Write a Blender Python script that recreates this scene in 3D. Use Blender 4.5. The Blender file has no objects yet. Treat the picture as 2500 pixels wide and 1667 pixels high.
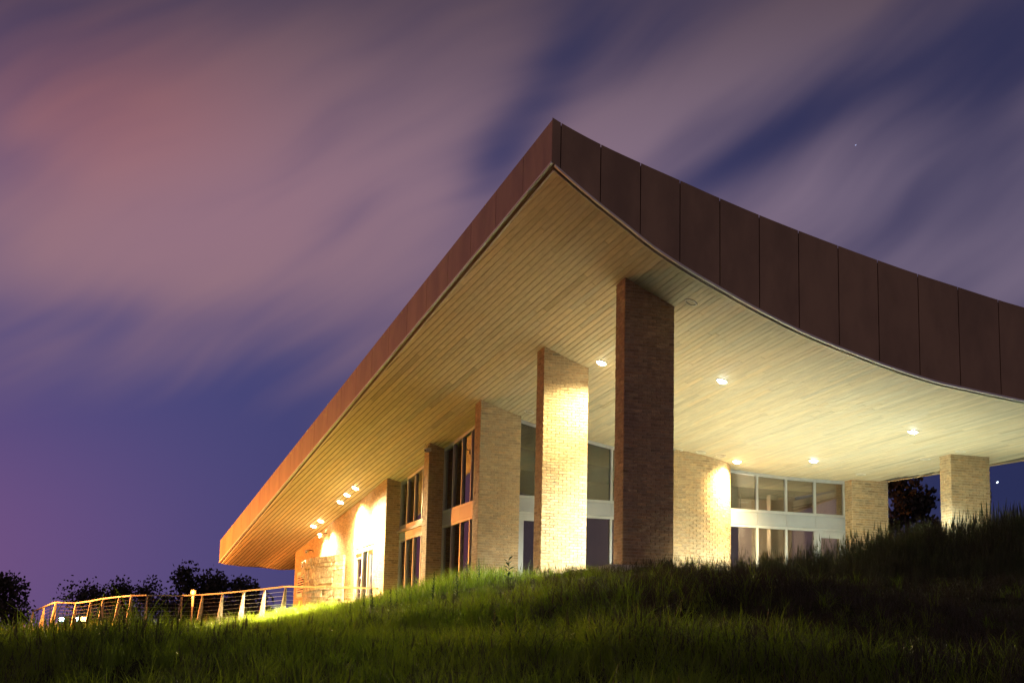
import bpy, math, random
import numpy as np
from mathutils import Matrix, Vector

random.seed(11)
rng = np.random.default_rng(11)
SC = bpy.context.scene
COL = SC.collection
R = math.radians

# ------------------------------------------------------------------ camera, sky, exposure
# world: x runs along the glazed front, y runs into the picture along the left wall, z is up;
# the lens stands at the origin, 1.6 m above the foot of the slope
cam = bpy.data.cameras.new("camera")
cam.lens = 61.74
cam.sensor_width = 36.0
cam.clip_start = 0.1
cam.clip_end = 5000
cam_ob = bpy.data.objects.new("camera", cam)
COL.objects.link(cam_ob)
cam_ob.matrix_world = Matrix(((0.949566, -0.085435, -0.301705, 0),
                              (-0.312724, -0.187441, -0.931166, 0),
                              (0.023002, 0.978553, -0.204706, 0),
                              (0, 0, 0, 1)))
SC.camera = cam_ob
SC.render.engine = 'CYCLES'
SC.view_settings.view_transform = 'Standard'
SC.view_settings.look = 'None'
SC.view_settings.exposure = 0.4
SC.view_settings.gamma = 1.0
SC.view_settings.use_curve_mapping = False
SC.cycles.use_denoising = True
SC.cycles.max_bounces = 8
SC.cycles.diffuse_bounces = 5
SC.cycles.glossy_bounces = 4
SC.cycles.transparent_max_bounces = 12
SC.cycles.sample_clamp_indirect = 6.0
SC.cycles.caustics_reflective = False
SC.cycles.caustics_refractive = False

# lamp strengths (watts), tuned against the photograph
W_CANOPY = 15500.0
W_LEFT = 46000.0
W_SODIUM = 23000.0
W_ROOM = 4000.0
SKY_GAIN = 0.75


def lin(r, g, b):
    f = lambda c: (c / 255 / 12.92) if c <= 10.3 else ((c / 255 + 0.055) / 1.055) ** 2.4
    return (f(r), f(g), f(b), 1.0)


class Nodes:
    """tiny helper for node trees: math expressions on sockets"""
    def __init__(s, nt):
        s.nt = nt

    def new(s, t, **kw):
        n = s.nt.nodes.new(t)
        for k, v in kw.items():
            setattr(n, k, v)
        return n

    def put(s, sock, v):
        if isinstance(v, bpy.types.NodeSocket):
            s.nt.links.new(v, sock)
        else:
            sock.default_value = v

    def m(s, op, a, b=None, c=None, clamp=False):
        n = s.new('ShaderNodeMath', operation=op, use_clamp=clamp)
        s.put(n.inputs[0], a)
        if b is not None: s.put(n.inputs[1], b)
        if c is not None: s.put(n.inputs[2], c)
        return n.outputs[0]

    def mix(s, fac, a, b, blend='MIX'):
        n = s.new('ShaderNodeMix', data_type='RGBA', blend_type=blend, clamp_factor=True)
        s.put(n.inputs[0], fac); s.put(n.inputs[6], a); s.put(n.inputs[7], b)
        return n.outputs[2]

    def vec(s, x, y, z):
        n = s.new('ShaderNodeCombineXYZ')
        s.put(n.inputs[0], x); s.put(n.inputs[1], y); s.put(n.inputs[2], z)
        return n.outputs[0]

    def noise(s, v, scale, detail=3, rough=0.5, dist=0.0):
        n = s.new('ShaderNodeTexNoise')
        s.put(n.inputs['Vector'], v)
        n.inputs['Scale'].default_value = scale
        n.inputs['Detail'].default_value = detail
        n.inputs['Roughness'].default_value = rough
        n.inputs['Distortion'].default_value = dist
        return n.outputs['Fac']

    def smooth(s, v, a, b, lo=0.0, hi=1.0):
        n = s.new('ShaderNodeMapRange', interpolation_type='SMOOTHSTEP')
        s.put(n.inputs[0], v)
        n.inputs[1].default_value = a; n.inputs[2].default_value = b
        n.inputs[3].default_value = lo; n.inputs[4].default_value = hi
        return n.outputs[0]


def make_sky():
    w = bpy.data.worlds.new("World")
    SC.world = w
    w.use_nodes = True
    nt = w.node_tree
    nt.nodes.clear()
    N = Nodes(nt)
    tc = N.new('ShaderNodeTexCoord')
    sx = N.new('ShaderNodeSeparateXYZ')
    nt.links.new(tc.outputs['Generated'], sx.inputs[0])
    X, Y, Z = sx.outputs
    # azimuth from the bearing the street runs on, and elevation
    c, s_ = 0.95131, 0.30823
    right = N.m('SUBTRACT', N.m('MULTIPLY', X, c), N.m('MULTIPLY', Y, s_))
    fwd = N.m('ADD', N.m('MULTIPLY', X, s_), N.m('MULTIPLY', Y, c))
    az = N.m('ARCTAN2', right, fwd)
    el = N.m('ARCSINE', Z)

    def pos(x, y):
        x *= 1.063; y *= 1.063
        return (x - 1250) / 4287, (1730 + .0235 * (x - 1250) - y) / 4287

    def blob(x, y, ra, rb, ang):
        a0, e0 = pos(x, y)
        ra /= 4033; rb /= 4033
        dx = N.m('SUBTRACT', az, a0); dy = N.m('SUBTRACT', el, e0)
        ca, sa = math.cos(R(ang)), math.sin(R(ang))
        u = N.m('DIVIDE', N.m('ADD', N.m('MULTIPLY', dx, ca), N.m('MULTIPLY', dy, sa)), ra)
        v = N.m('DIVIDE', N.m('ADD', N.m('MULTIPLY', dx, -sa), N.m('MULTIPLY', dy, ca)), rb)
        q = N.m('ADD', N.m('MULTIPLY', u, u), N.m('MULTIPLY', v, v))
        return N.m('EXPONENT', N.m('MULTIPLY', q, -1.0))

    # wind-drawn streaks: noise stretched along the drift of the clouds
    al = R(30)
    s1 = N.m('ADD', N.m('MULTIPLY', az, math.cos(al)), N.m('MULTIPLY', el, math.sin(al)))
    t1 = N.m('ADD', N.m('MULTIPLY', az, -math.sin(al)), N.m('MULTIPLY', el, math.cos(al)))
    warp = N.noise(N.vec(az, el, 0.0), 4.0, 2)
    t1w = N.m('ADD', t1, N.m('MULTIPLY', N.m('SUBTRACT', warp, 0.5), 0.10))
    streak = N.noise(N.vec(N.m('MULTIPLY', s1, 3.2), N.m('MULTIPLY', t1w, 13.0), 0.0), 1.0, 3, 0.42)
    fine = N.noise(N.vec(N.m('MULTIPLY', s1, 7.0), N.m('MULTIPLY', t1w, 42.0), 3.0), 1.0, 2, 0.45)
    soft = N.noise(N.vec(N.m('MULTIPLY', az, 7.0), N.m('MULTIPLY', el, 10.0), 7.0), 1.0, 2, 0.5)
    cover = N.m('ADD', 0.46, N.m('MULTIPLY', N.m('SUBTRACT', streak, 0.5), 1.05))
    cover = N.m('ADD', cover, N.m('MULTIPLY', N.m('SUBTRACT', fine, 0.5), 0.60))
    cover = N.m('ADD', cover, N.m('MULTIPLY', N.m('SUBTRACT', soft, 0.5), 0.25))
    for amp, x, y, ra, rb, ang in [
        (0.36, 480, 300, 520, 300, 25), (0.30, 560, 600, 420, 120, 14), (0.20, 180, 560, 170, 110, 10),
        (0.30, 1000, 330, 170, 330, -25), (0.42, 1640, 215, 480, 110, 27), (0.30, 1400, 330, 130, 90, 40),
        (0.28, 2080, 430, 480, 100, 24), (0.25, 2300, 620, 480, 110, 18), (0.22, 1950, 20, 240, 80, 25),
        (-0.34, 1285, 150, 290, 74, 58), (-0.48, 1130, 380, 120, 66, 45), (-0.36, 1760, 360, 440, 50, 27),
        (-0.56, 2330, 190, 300, 120, 30), (-0.25, 2150, 60, 260, 45, 35), (-0.16, 40, 470, 170, 90, -15), (-0.24, 770, 520, 150, 60, 20),
        (-0.80, 350, 1240, 1100, 360, 0), (-0.16, 260, 760, 340, 60, 5), (0.16, 300, 420, 700, 330, 0), (-0.70, 2330, 1150, 360, 300, 0),
        (-0.08, 330, 90, 420, 70, 20)]:
        cover = N.m('ADD', cover, N.m('MULTIPLY', blob(x, y, ra, rb, ang), amp))
    # cloud added out of view behind the lens, to warm panes and fascia
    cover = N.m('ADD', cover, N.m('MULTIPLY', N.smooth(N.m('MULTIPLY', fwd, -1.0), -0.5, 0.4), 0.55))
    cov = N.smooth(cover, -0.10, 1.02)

    # clear night blue, warmer towards the town on the left
    side = N.smooth(az, -0.30, 0.30)
    blue = N.mix(side, lin(70, 72, 124), lin(42, 47, 86))
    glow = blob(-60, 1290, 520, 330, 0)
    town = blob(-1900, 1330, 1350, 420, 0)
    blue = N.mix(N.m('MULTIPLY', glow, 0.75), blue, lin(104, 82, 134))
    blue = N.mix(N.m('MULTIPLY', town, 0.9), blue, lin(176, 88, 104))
    hi = N.smooth(el, 0.22, 0.42)
    blue = N.mix(hi, blue, lin(50, 50, 82))
    # clouds catch the town's light: rose on the left, mauve to the right, dimmer overhead
    cl = N.mix(side, lin(146, 113, 126), lin(126, 111, 132))
    pink = blob(120, 240, 420, 260, 0)
    cl = N.mix(N.m('MULTIPLY', pink, 0.75), cl, lin(164, 104, 108))
    cl = N.mix(N.m('MULTIPLY', N.smooth(el, 0.28, 0.43), 0.9), cl, lin(84, 68, 78))
    cl = N.mix(N.m('MULTIPLY', blob(430, 560, 420, 130, 12), 0.5), cl, lin(152, 116, 132))
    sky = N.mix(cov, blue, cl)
    under = N.smooth(el, -0.10, 0.0)
    sky = N.mix(under, lin(20, 18, 22), sky)
    # last trace of dusk from the physical sky, sun well below the horizon
    nish = N.new('ShaderNodeTexSky', sky_type='NISHITA')
    nish.sun_disc = False
    nish.sun_elevation = R(-4)
    nish.sun_rotation = R(250)
    bg1 = N.new('ShaderNodeBackground'); bg2 = N.new('ShaderNodeBackground')
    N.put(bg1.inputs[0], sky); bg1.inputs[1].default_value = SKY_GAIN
    nt.links.new(nish.outputs[0], bg2.inputs[0]); bg2.inputs[1].default_value = 0.05
    add = N.new('ShaderNodeAddShader')
    nt.links.new(bg1.outputs[0], add.inputs[0]); nt.links.new(bg2.outputs[0], add.inputs[1])
    out = N.new('ShaderNodeOutputWorld')
    nt.links.new(add.outputs[0], out.inputs[0])


make_sky()

# ------------------------------------------------------------------ materials
def mat(name, base=(.5, .5, .5), rough=.6, tone=False, grain=None, amount=.15, bump=0.0, bscale=60, spec=.5,
        metal=0.0, emit=None, strength=0.0, second=None, coord='Object'):
    m = bpy.data.materials.new(name)
    m.use_nodes = True
    N = Nodes(m.node_tree)
    bs = m.node_tree.nodes['Principled BSDF']
    bs.inputs['Roughness'].default_value = rough
    bs.inputs['Metallic'].default_value = metal
    bs.inputs['Specular IOR Level'].default_value = spec
    tc = N.new('ShaderNodeTexCoord')
    v = tc.outputs[coord]
    colr = (*base, 1.0)
    if grain:
        mp = N.new('ShaderNodeMapping')
        m.node_tree.links.new(v, mp.inputs[0])
        mp.inputs['Scale'].default_value = grain
        n = N.noise(mp.outputs[0], 1.0, 4, .6)
        lo = tuple(c * (1 - amount * 1.6) for c in base) if second is None else second
        hi_ = tuple(min(1, c * (1 + amount)) for c in base)
        colr = N.mix(N.smooth(n, .3, .7), (*lo, 1), (*hi_, 1))
    if tone:
        a = N.new('ShaderNodeAttribute', attribute_name='tone')
        colr = N.mix(1.0, colr, a.outputs['Color'], 'MULTIPLY')
    N.put(bs.inputs['Base Color'], colr)
    if bump:
        b = N.new('ShaderNodeBump')
        b.inputs['Strength'].default_value = bump
        b.inputs['Distance'].default_value = .02
        N.put(b.inputs['Height'], N.noise(v, bscale, 4, .6))
        m.node_tree.links.new(b.outputs[0], bs.inputs['Normal'])
    if emit:
        bs.inputs['Emission Color'].default_value = (*emit, 1)
        bs.inputs['Emission Strength'].default_value = strength
    return m


def glass_mat(name, tint, refl=1.0):
    m = bpy.data.materials.new(name)
    m.use_nodes = True
    nt = m.node_tree
    nt.nodes.clear()
    N = Nodes(nt)
    fr = N.new('ShaderNodeFresnel'); fr.inputs[0].default_value = 1.9
    tr = N.new('ShaderNodeBsdfTransparent'); tr.inputs[0].default_value = (*tint, 1)
    gl = N.new('ShaderNodeBsdfGlossy'); gl.inputs['Roughness'].default_value = .015
    gl.inputs['Color'].default_value = (refl, refl, refl, 1)
    mx = N.new('ShaderNodeMixShader')
    nt.links.new(fr.outputs[0], mx.inputs[0]); nt.links.new(tr.outputs[0], mx.inputs[1]); nt.links.new(gl.outputs[0], mx.inputs[2])
    out = N.new('ShaderNodeOutputMaterial')
    nt.links.new(mx.outputs[0], out.inputs[0])
    return m


def leaf_mat(name, a, b, trans=.35, rough=.55):
    m = bpy.data.materials.new(name)
    m.use_nodes = True
    nt = m.node_tree
    nt.nodes.clear()
    N = Nodes(nt)
    oi = N.new('ShaderNodeObjectInfo')
    geo = N.new('ShaderNodeNewGeometry')
    n = N.noise(geo.outputs['Position'], .9, 3)
    f = N.m('ADD', N.m('MULTIPLY', oi.outputs['Random'], .5), N.m('MULTIPLY', N.smooth(n, .3, .7), .5))
    c = N.mix(f, (*a, 1), (*b, 1))
    df = N.new('ShaderNodeBsdfPrincipled'); N.put(df.inputs['Base Color'], c)
    df.inputs['Roughness'].default_value = rough
    tl = N.new('ShaderNodeBsdfTranslucent'); N.put(tl.inputs[0], c)
    mx = N.new('ShaderNodeMixShader'); mx.inputs[0].default_value = trans
    nt.links.new(df.outputs[0], mx.inputs[1]); nt.links.new(tl.outputs[0], mx.inputs[2])
    out = N.new('ShaderNodeOutputMaterial')
    nt.links.new(mx.outputs[0], out.inputs[0])
    return m


M = dict(
    brick=mat('tan_brick', (.40, .285, .155), .85, tone=True, grain=(9, 9, 14), amount=.14, bump=.35, bscale=90, spec=.25),
    mortar=mat('buff_mortar', (.56, .47, .33), .95, grain=(20, 20, 20), amount=.1, bump=.3, bscale=120, spec=.1),
    plank=mat('pale_timber', (.56, .475, .30), .6, tone=True, grain=(26, 1.1, 26), amount=.09, bump=.12, bscale=40, spec=.3),
    batten=mat('dark_timber_batten', (.075, .055, .032), .9, grain=(9, 2, 9), amount=.2),
    dark=mat('black_backing', (.012, .011, .010), .9),
    fascia=mat('brown_metal_panel', (.345, .235, .115), .5, tone=True, grain=(1.2, 1.2, .5), amount=.14, bump=.10, bscale=1.6, spec=.45),
    trim=mat('pale_metal_trim', (.80, .80, .74), .45, grain=(3, 3, 3), amount=.06),
    frame=mat('light_grey_aluminium', (.38, .395, .39), .4, grain=(5, 5, 2), amount=.05),
    spandrel=mat('grey_spandrel_metal', (.27, .285, .29), .45, grain=(1.5, 1.5, 1.5), amount=.05),
    pinkdoor=mat('door_paint', (.58, .50, .46), .5, grain=(4, 4, 4), amount=.05),
    glass=glass_mat('window_glass', (.62, .66, .62)),
    stone=mat('limestone', (.52, .45, .33), .9, tone=True, grain=(8, 8, 8), amount=.25, bump=.9, bscale=22, spec=.2),
    concrete=mat('pale_concrete', (.56, .53, .47), .85, grain=(2, 2, 2), amount=.12, bump=.15, bscale=40),
    inner=mat('plaster', (.42, .33, .26), .9, grain=(1, 1, 1), amount=.06),
    white=mat('white_plaster', (.78, .78, .76), .9, grain=(1, 1, 1), amount=.04),
    carpet=mat('brown_carpet', (.16, .12, .09), .95, grain=(30, 30, 30), amount=.2),
    roof=mat('roof_membrane', (.18, .17, .16), .9, grain=(1, 1, 1), amount=.1),
    black=mat('black_metal', (.03, .03, .03), .45, grain=(8, 8, 8), amount=.1),
    rail=mat('painted_steel_rail', (.30, .28, .22), .45, grain=(8, 8, 8), amount=.1),
    fin=mat('galvanised_post', (.29, .28, .235), .6, grain=(12, 12, 9), amount=.28, bump=.1, bscale=30),
    cable=mat('steel_cable', (.35, .35, .34), .35, metal=.8, grain=(9, 9, 9), amount=.1),
    soil=mat('dark_soil', (.030, .036, .010), 1.0, spec=.02, grain=(.8, .8, .8), amount=.4, bump=.4, bscale=3),
    bark=mat('bark', (.06, .045, .03), .95, grain=(8, 8, 3), amount=.3, bump=.4, bscale=18),
    white_paint=mat('white_camera_housing', (.74, .73, .70), .4, grain=(9, 9, 9), amount=.05),
    louver=mat('louver_paint', (.60, .46, .42), .55, grain=(5, 5, 5), amount=.06),
    car=mat('dark_car_paint', (.03, .03, .035), .25, grain=(3, 3, 3), amount=.1),
    rubber=mat('rubber', (.02, .02, .02), .8, grain=(9, 9, 9), amount=.2),
    grass=leaf_mat('meadow_grass', (.105, .200, .007), (.200, .275, .013), .42),
    shaded_drygrass=leaf_mat('shaded_dry_grass', (.030, .034, .008), (.062, .050, .018), .22),  # brown grass with the shade of the unlit right slope in its colour
    tallgrass=leaf_mat('tall_grass', (.036, .056, .010), (.070, .068, .024), .25),
    weed=leaf_mat('weed_leaf', (.020, .050, .016), (.030, .070, .020), .2),
    leaf=leaf_mat('tree_leaf', (.030, .034, .016), (.050, .046, .024), .25),
    twig=mat('dry_twig', (.10, .085, .05), .9, grain=(12, 12, 12), amount=.2),
    lens_warm=mat('warm_lamp_lens', (.9, .85, .7), .3, emit=(1.0, .86, .58), strength=60, grain=(5, 5, 5), amount=.02),
    lens_cool=mat('cool_lamp_lens', (.9, .9, .9), .3, emit=(.93, 1.0, .95), strength=60, grain=(5, 5, 5), amount=.02),
    lens_off=mat('unlit_lamp_lens', (.35, .32, .26), .35, grain=(5, 5, 5), amount=.05),
    ring=mat('cream_trim_ring', (.74, .70, .58), .5, grain=(9, 9, 9), amount=.05),
    sodium=mat('sodium_lens', (.06, .04, .02), .5, emit=(1.0, .36, .07), strength=1.15, grain=(5, 5, 5), amount=.02),
    headlamp=mat('headlamp_lens', (.9, .9, .9), .3, emit=(.62, 1.0, 1.0), strength=40, grain=(5, 5, 5), amount=.02),
    amber=mat('amber_lens', (.9, .5, .2), .3, emit=(1.0, .42, .12), strength=22, grain=(5, 5, 5), amount=.02),
    star=mat('star_light', (.9, .9, 1), .5, emit=(.75, .85, 1.0), strength=3.0, grain=(5, 5, 5), amount=.02),
    starfaint=mat('faint_star_light', (.9, .9, 1), .5, emit=(.5, .6, 1.0), strength=.55, grain=(5, 5, 5), amount=.02),
)


# ------------------------------------------------------------------ mesh helpers
class MB:
    """collects simple solids into one mesh"""
    def __init__(s):
        s.v = []; s.f = []; s.t = []

    def quadbox(s, p, tone=1.0):
        """p: 8 points, bottom ring 0-3 and top ring 4-7"""
        b = len(s.v)
        s.v += [tuple(q) for q in p]
        s.f += [(b, b + 3, b + 2, b + 1), (b + 4, b + 5, b + 6, b + 7), (b, b + 1, b + 5, b + 4), (b + 1, b + 2, b + 6, b + 5),
                (b + 2, b + 3, b + 7, b + 6), (b + 3, b, b + 4, b + 7)]
        s.t += [tone] * 8

    def box(s, x0, x1, y0, y1, z0, z1, tone=1.0):
        s.quadbox([(x0, y0, z0), (x1, y0, z0), (x1, y1, z0), (x0, y1, z0), (x0, y0, z1), (x1, y0, z1), (x1, y1, z1), (x0, y1, z1)], tone)

    def prism(s, T, u0, u1, n0, n1, zb0, zt0, zb1=None, zt1=None, tone=1.0):
        """box in a wall frame T(u, n, z); the bottom and top may slope along u"""
        zb1 = zb0 if zb1 is None else zb1
        zt1 = zt0 if zt1 is None else zt1
        s.quadbox([T(u0, n0, zb0), T(u1, n0, zb1), T(u1, n1, zb1), T(u0, n1, zb0),
                   T(u0, n0, zt0), T(u1, n0, zt1), T(u1, n1, zt1), T(u0, n1, zt0)], tone)

    def tube(s, pts, rad, seg=6, tone=1.0, cap=True):
        pts = [Vector(p) for p in pts]
        if not isinstance(rad, (list, tuple)): rad = [rad] * len(pts)
        b = len(s.v); n = len(pts)
        for i, p in enumerate(pts):
            d = (pts[min(i + 1, n - 1)] - pts[max(i - 1, 0)]).normalized()
            a = d.cross(Vector((0, 0, 1)))
            if a.length < .01: a = d.cross(Vector((1, 0, 0)))
            a.normalize(); c = a.cross(d)
            for k in range(seg):
                q = p + (a * math.cos(2 * math.pi * k / seg) + c * math.sin(2 * math.pi * k / seg)) * rad[i]
                s.v.append(tuple(q)); s.t.append(tone)
        for i in range(n - 1):
            for k in range(seg):
                k2 = (k + 1) % seg
                s.f.append((b + i * seg + k, b + i * seg + k2, b + (i + 1) * seg + k2, b + (i + 1) * seg + k))
        if cap:
            s.f.append(tuple(b + k for k in range(seg))[::-1])
            s.f.append(tuple(b + (n - 1) * seg + k for k in range(seg)))

    def face(s, pts, tone=1.0):
        b = len(s.v)
        s.v += [tuple(p) for p in pts]; s.t += [tone] * len(pts)
        s.f.append(tuple(range(b, b + len(pts))))

    def mesh(s, name, material, smooth=False):
        me = bpy.data.meshes.new(name)
        me.from_pydata(s.v, [], s.f)
        me.materials.append(material)
        a = me.color_attributes.new('tone', 'FLOAT_COLOR', 'POINT')
        t = np.ones((len(s.v), 4), np.float32)
        tt = np.array([q if isinstance(q, tuple) else (q, q, q) for q in s.t], np.float32).reshape(-1, 3)
        t[:, :3] = tt
        a.data.foreach_set('color', t.ravel())
        if smooth:
            me.polygons.foreach_set('use_smooth', [True] * len(me.polygons))
        me.validate(); me.update()
        return me

    def build(s, name, material, parent=None, kind=None, smooth=False):
        return link(name, s.mesh(name, material, smooth), parent, kind)


def link(name, me, parent=None, kind=None):
    o = bpy.data.objects.new(name, me)
    COL.objects.link(o)
    if parent is not None:
        o.parent = parent
        o.matrix_parent_inverse = Matrix.Translation(-Vector(world_loc(parent)))
    if kind: o['kind'] = kind
    return o


def world_loc(o):
    p = Vector((0, 0, 0))
    # parents here are empties or meshes placed by location only
    return Vector(o.get('at', (0, 0, 0)))


def empty(name, loc, label=None, cat=None, group=None):
    o = bpy.data.objects.new(name, None)
    COL.objects.link(o)
    o.location = loc
    o['at'] = tuple(loc)
    o.empty_display_size = .2
    if label: o['label'] = label
    if cat: o['category'] = cat
    if group: o['group'] = group
    return o


def tag(o, label, cat, group=None):
    o['label'] = label; o['category'] = cat
    if group: o['group'] = group
    return o


def pchip(T):
    x = np.array([a for a, _ in T], float); y = np.array([b for _, b in T], float)
    h = np.diff(x); d = np.diff(y) / h
    m = np.zeros(len(x)); m[0] = d[0]; m[-1] = d[-1]
    for i in range(1, len(x) - 1):
        if d[i - 1] * d[i] > 0:
            w1 = 2 * h[i] + h[i - 1]; w2 = h[i] + 2 * h[i - 1]
            m[i] = (w1 + w2) / (w1 / d[i - 1] + w2 / d[i])

    def f(q):
        q = np.clip(q, x[0], x[-1]); i = np.clip(np.searchsorted(x, q) - 1, 0, len(h) - 1); t = (q - x[i]) / h[i]
        return (1 + 2 * t) * (1 - t) ** 2 * y[i] + t * (1 - t) ** 2 * h[i] * m[i] + t * t * (3 - 2 * t) * y[i + 1] + t * t * (t - 1) * h[i] * m[i + 1]
    return f


# ------------------------------------------------------------------ the roof's shape
LF, LB, XE = 32.16, 72.98, 11.17          # front edge, far end, left eave
zf = pchip([(10.6, 11.25), (11.17, 10.81), (12.19, 10.08), (12.84, 9.66), (13.37, 9.31), (14.37, 8.80), (14.84, 8.59), (15.6, 8.26),
            (16.36, 7.96), (16.99, 7.74), (18.12, 7.42), (18.94, 7.21), (20.03, 6.99), (20.70, 6.91), (21.58, 6.81), (22.09, 6.756),
            (23.2, 6.69), (24.4, 6.65), (26.0, 6.62), (28.0, 6.6)])
za = pchip([(10.6, -.130), (11.17, -.127), (12, -.117), (13.5, -.1005), (14.6, -.086), (16.5, -.055), (17.3, -.045), (19, -.028),
            (20.8, -.016), (24.4, -.006), (28, 0)])
zb = pchip([(10.6, 0), (11.17, 0), (13.5, .0002), (15, .0002), (17, .00005), (20, 0), (28, 0)])
ztop = pchip([(11.17, 11.78), (11.36, 11.69), (12.23, 11.34), (13.11, 11.05), (13.99, 10.78), (14.89, 10.50), (15.79, 10.24), (16.70, 10.0),
              (17.63, 9.77), (18.57, 9.55), (19.54, 9.34), (20.52, 9.15), (21.52, 8.96), (22.18, 8.85), (24, 8.58), (27, 8.25)])


def zs(x, y):
    s = y - LF
    return float(zf(x) + za(x) * s + zb(x) * s * s)


def zroof(x, y):
    return float(ztop(x) + min(-.02, za(x)) * (y - LF))


def xright(y):
    return 26.6 - (y - 38.8) * .185


FLOOR = 2.92

# ------------------------------------------------------------------ ground
EDGE = np.array([(90, 31.0), (13.3, 31.7), (12.7, 33.2), (12.7, 53.0), (11.5, 61.0), (9.1, 69.3), (7.3, 70.6), (5.7, 77.8), (4.6, 86), (3, 110), (-60, 160)])


def zground(x, y):
    x = np.asarray(x, float); y = np.asarray(y, float)
    D = np.full(x.shape, 1e9)
    for a, b in zip(EDGE[:-1], EDGE[1:]):
        ab = b - a
        t = np.clip(((x - a[0]) * ab[0] + (y - a[1]) * ab[1]) / (ab @ ab), 0, 1)
        D = np.minimum(D, np.hypot(x - a[0] - t * ab[0], y - a[1] - t * ab[1]))
    poly = np.vstack([EDGE, [(-60, 900), (90, 900)]])
    inside = np.zeros(x.shape, bool)
    j = len(poly) - 1
    for i in range(len(poly)):
        xi, yi = poly[i]; xj, yj = poly[j]
        with np.errstate(divide='ignore', invalid='ignore'):
            c = ((yi > y) != (yj > y)) & (x < (xj - xi) * (y - yi) / (yj - yi) + xi)
        inside ^= c
        j = i
    edge = 2.60 + (2.86 - 2.60) * np.clip((y - 32.5) / 5, 0, 1) + .62 * np.clip((x - 16.0) / 6, 0, 1) * (y < 40)
    left = np.clip((13.0 - x) / 4.0, 0, 1)
    left = left * left * (3 - 2 * left)
    out = edge - .141 * (np.sqrt(D * D + 1.0) - 1.0) - .64 * left * np.exp(-((D - 7.0) / 6.0) ** 2)
    ins = np.minimum(edge + .4 * D, 2.86) + .03 * np.clip(D - 14, 0, 40)
    z = np.where(inside, ins, out)
    z = np.maximum(z, -2.6)
    bump = .07 * np.sin(x * .9 + 1.3 * np.sin(y * .5)) * np.sin(y * .7 + .4) + .04 * np.sin(x * 2.3 + y * 1.1) * np.sin(y * 2.0 - x * .8)
    return z + np.where(inside, 0, bump)


def make_ground():
    xs = np.concatenate([np.linspace(-600, -45, 12), np.arange(-40, 60, .8), np.linspace(62, 600, 12)])
    ys = np.concatenate([np.linspace(-60, -6, 8), np.arange(-4, 110, .8), np.linspace(114, 1500, 16)])
    gx, gy = np.meshgrid(xs, ys)
    gz = zground(gx, gy)
    v = np.stack([gx.ravel(), gy.ravel(), gz.ravel()], 1)
    nx, ny = len(xs), len(ys)
    f = [(j * nx + i, j * nx + i + 1, (j + 1) * nx + i + 1, (j + 1) * nx + i) for j in range(ny - 1) for i in range(nx - 1)]
    me = bpy.data.meshes.new('ground')
    me.from_pydata(v.tolist(), [], f)
    me.materials.append(M['soil'])
    me.polygons.foreach_set('use_smooth', [True] * len(me.polygons))
    o = link('ground', me, None, 'structure')
    return o


make_ground()

t = MB()
t.box(13.0, 27.2, 33.3, 44.3, 2.2, FLOOR)
t.build('terrace', M['concrete'], None, 'structure')
t = MB()
pts = [(12.95, 44.35), (13.5, 44.35), (13.5, 73.5), (7.6, 90), (5.0, 88), (5.9, 78.0), (7.5, 70.8), (9.3, 69.4), (11.7, 61.2)]
b = len(pts)
t.v = [(x, y, FLOOR - .3) for x, y in pts] + [(x, y, FLOOR) for x, y in pts]
t.t = [1.0] * (2 * b)
t.f = [tuple(range(b, 2 * b)), tuple(range(b))[::-1]] + [(i, (i + 1) % b, b + (i + 1) % b, b + i) for i in range(b)]
t.build('path', M['concrete'], None, 'structure')

# ------------------------------------------------------------------ the building
BLD = empty('pavilion_building', (13.5, 44.2, FLOOR),
            'tan brick building with a swooping pointed timber roof on the grassy hilltop', 'building')


def part(mb, name, m, parent=None, kind=None, smooth=False):
    """a part of the building (or a sub-part of one of its parts)"""
    me = mb.mesh(name, m, smooth)
    return part_mesh(name, me, parent, kind)


BINV = Matrix.Translation(-Vector((13.5, 44.2, FLOOR)))


def part_mesh(name, me, parent=None, kind=None):
    o = bpy.data.objects.new(name, me)
    COL.objects.link(o)
    if parent is None:
        o.parent = BLD
        o.matrix_parent_inverse = BINV
    else:
        o.parent = parent
        o.matrix_parent_inverse = Matrix.Identity(4)
    if kind: o['kind'] = kind
    return o


# --- soffit backing, roof sheet
def strip_surface(x0, x1f, y0, y1, nx, ny, zfun, thick):
    mb = MB()
    grid = []
    for j in range(ny + 1):
        y = y0 + (y1 - y0) * j / ny
        xr = x1f(y)
        grid.append([(x0 + (xr - x0) * i / nx, y) for i in range(nx + 1)])
    for j in range(ny + 1):
        for i in range(nx + 1):
            x, y = grid[j][i]
            mb.v.append((x, y, zfun(x, y))); mb.t.append(1.0)
    n = (nx + 1) * (ny + 1)
    for j in range(ny + 1):
        for i in range(nx + 1):
            x, y = grid[j][i]
            mb.v.append((x, y, zfun(x, y) + thick)); mb.t.append(1.0)
    w = nx + 1
    for j in range(ny):
        for i in range(nx):
            a = j * w + i
            mb.f.append((a, a + w, a + w + 1, a + 1))
            mb.f.append((n + a, n + a + 1, n + a + w + 1, n + a + w))
    for i in range(nx):
        mb.f.append((i, i + 1, n + i + 1, n + i))
        a = ny * w + i
        mb.f.append((a + 1, a, n + a, n + a + 1))
    for j in range(ny):
        a = j * w
        mb.f.append((a + w, a, n + a, n + a + w))
        a = j * w + nx
        mb.f.append((a, a + w, n + a + w, n + a))
    return mb


SOFFIT = part(strip_surface(XE + .05, xright, LF + .05, LB - .03, 40, 34, lambda x, y: zs(x, y) + .022, .04), 'soffit', M['batten'])
part(strip_surface(XE + .03, xright, LF + .03, LB - .03, 30, 24, lambda x, y: zroof(x, y) - .10, .06), 'roof', M['roof'])

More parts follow.
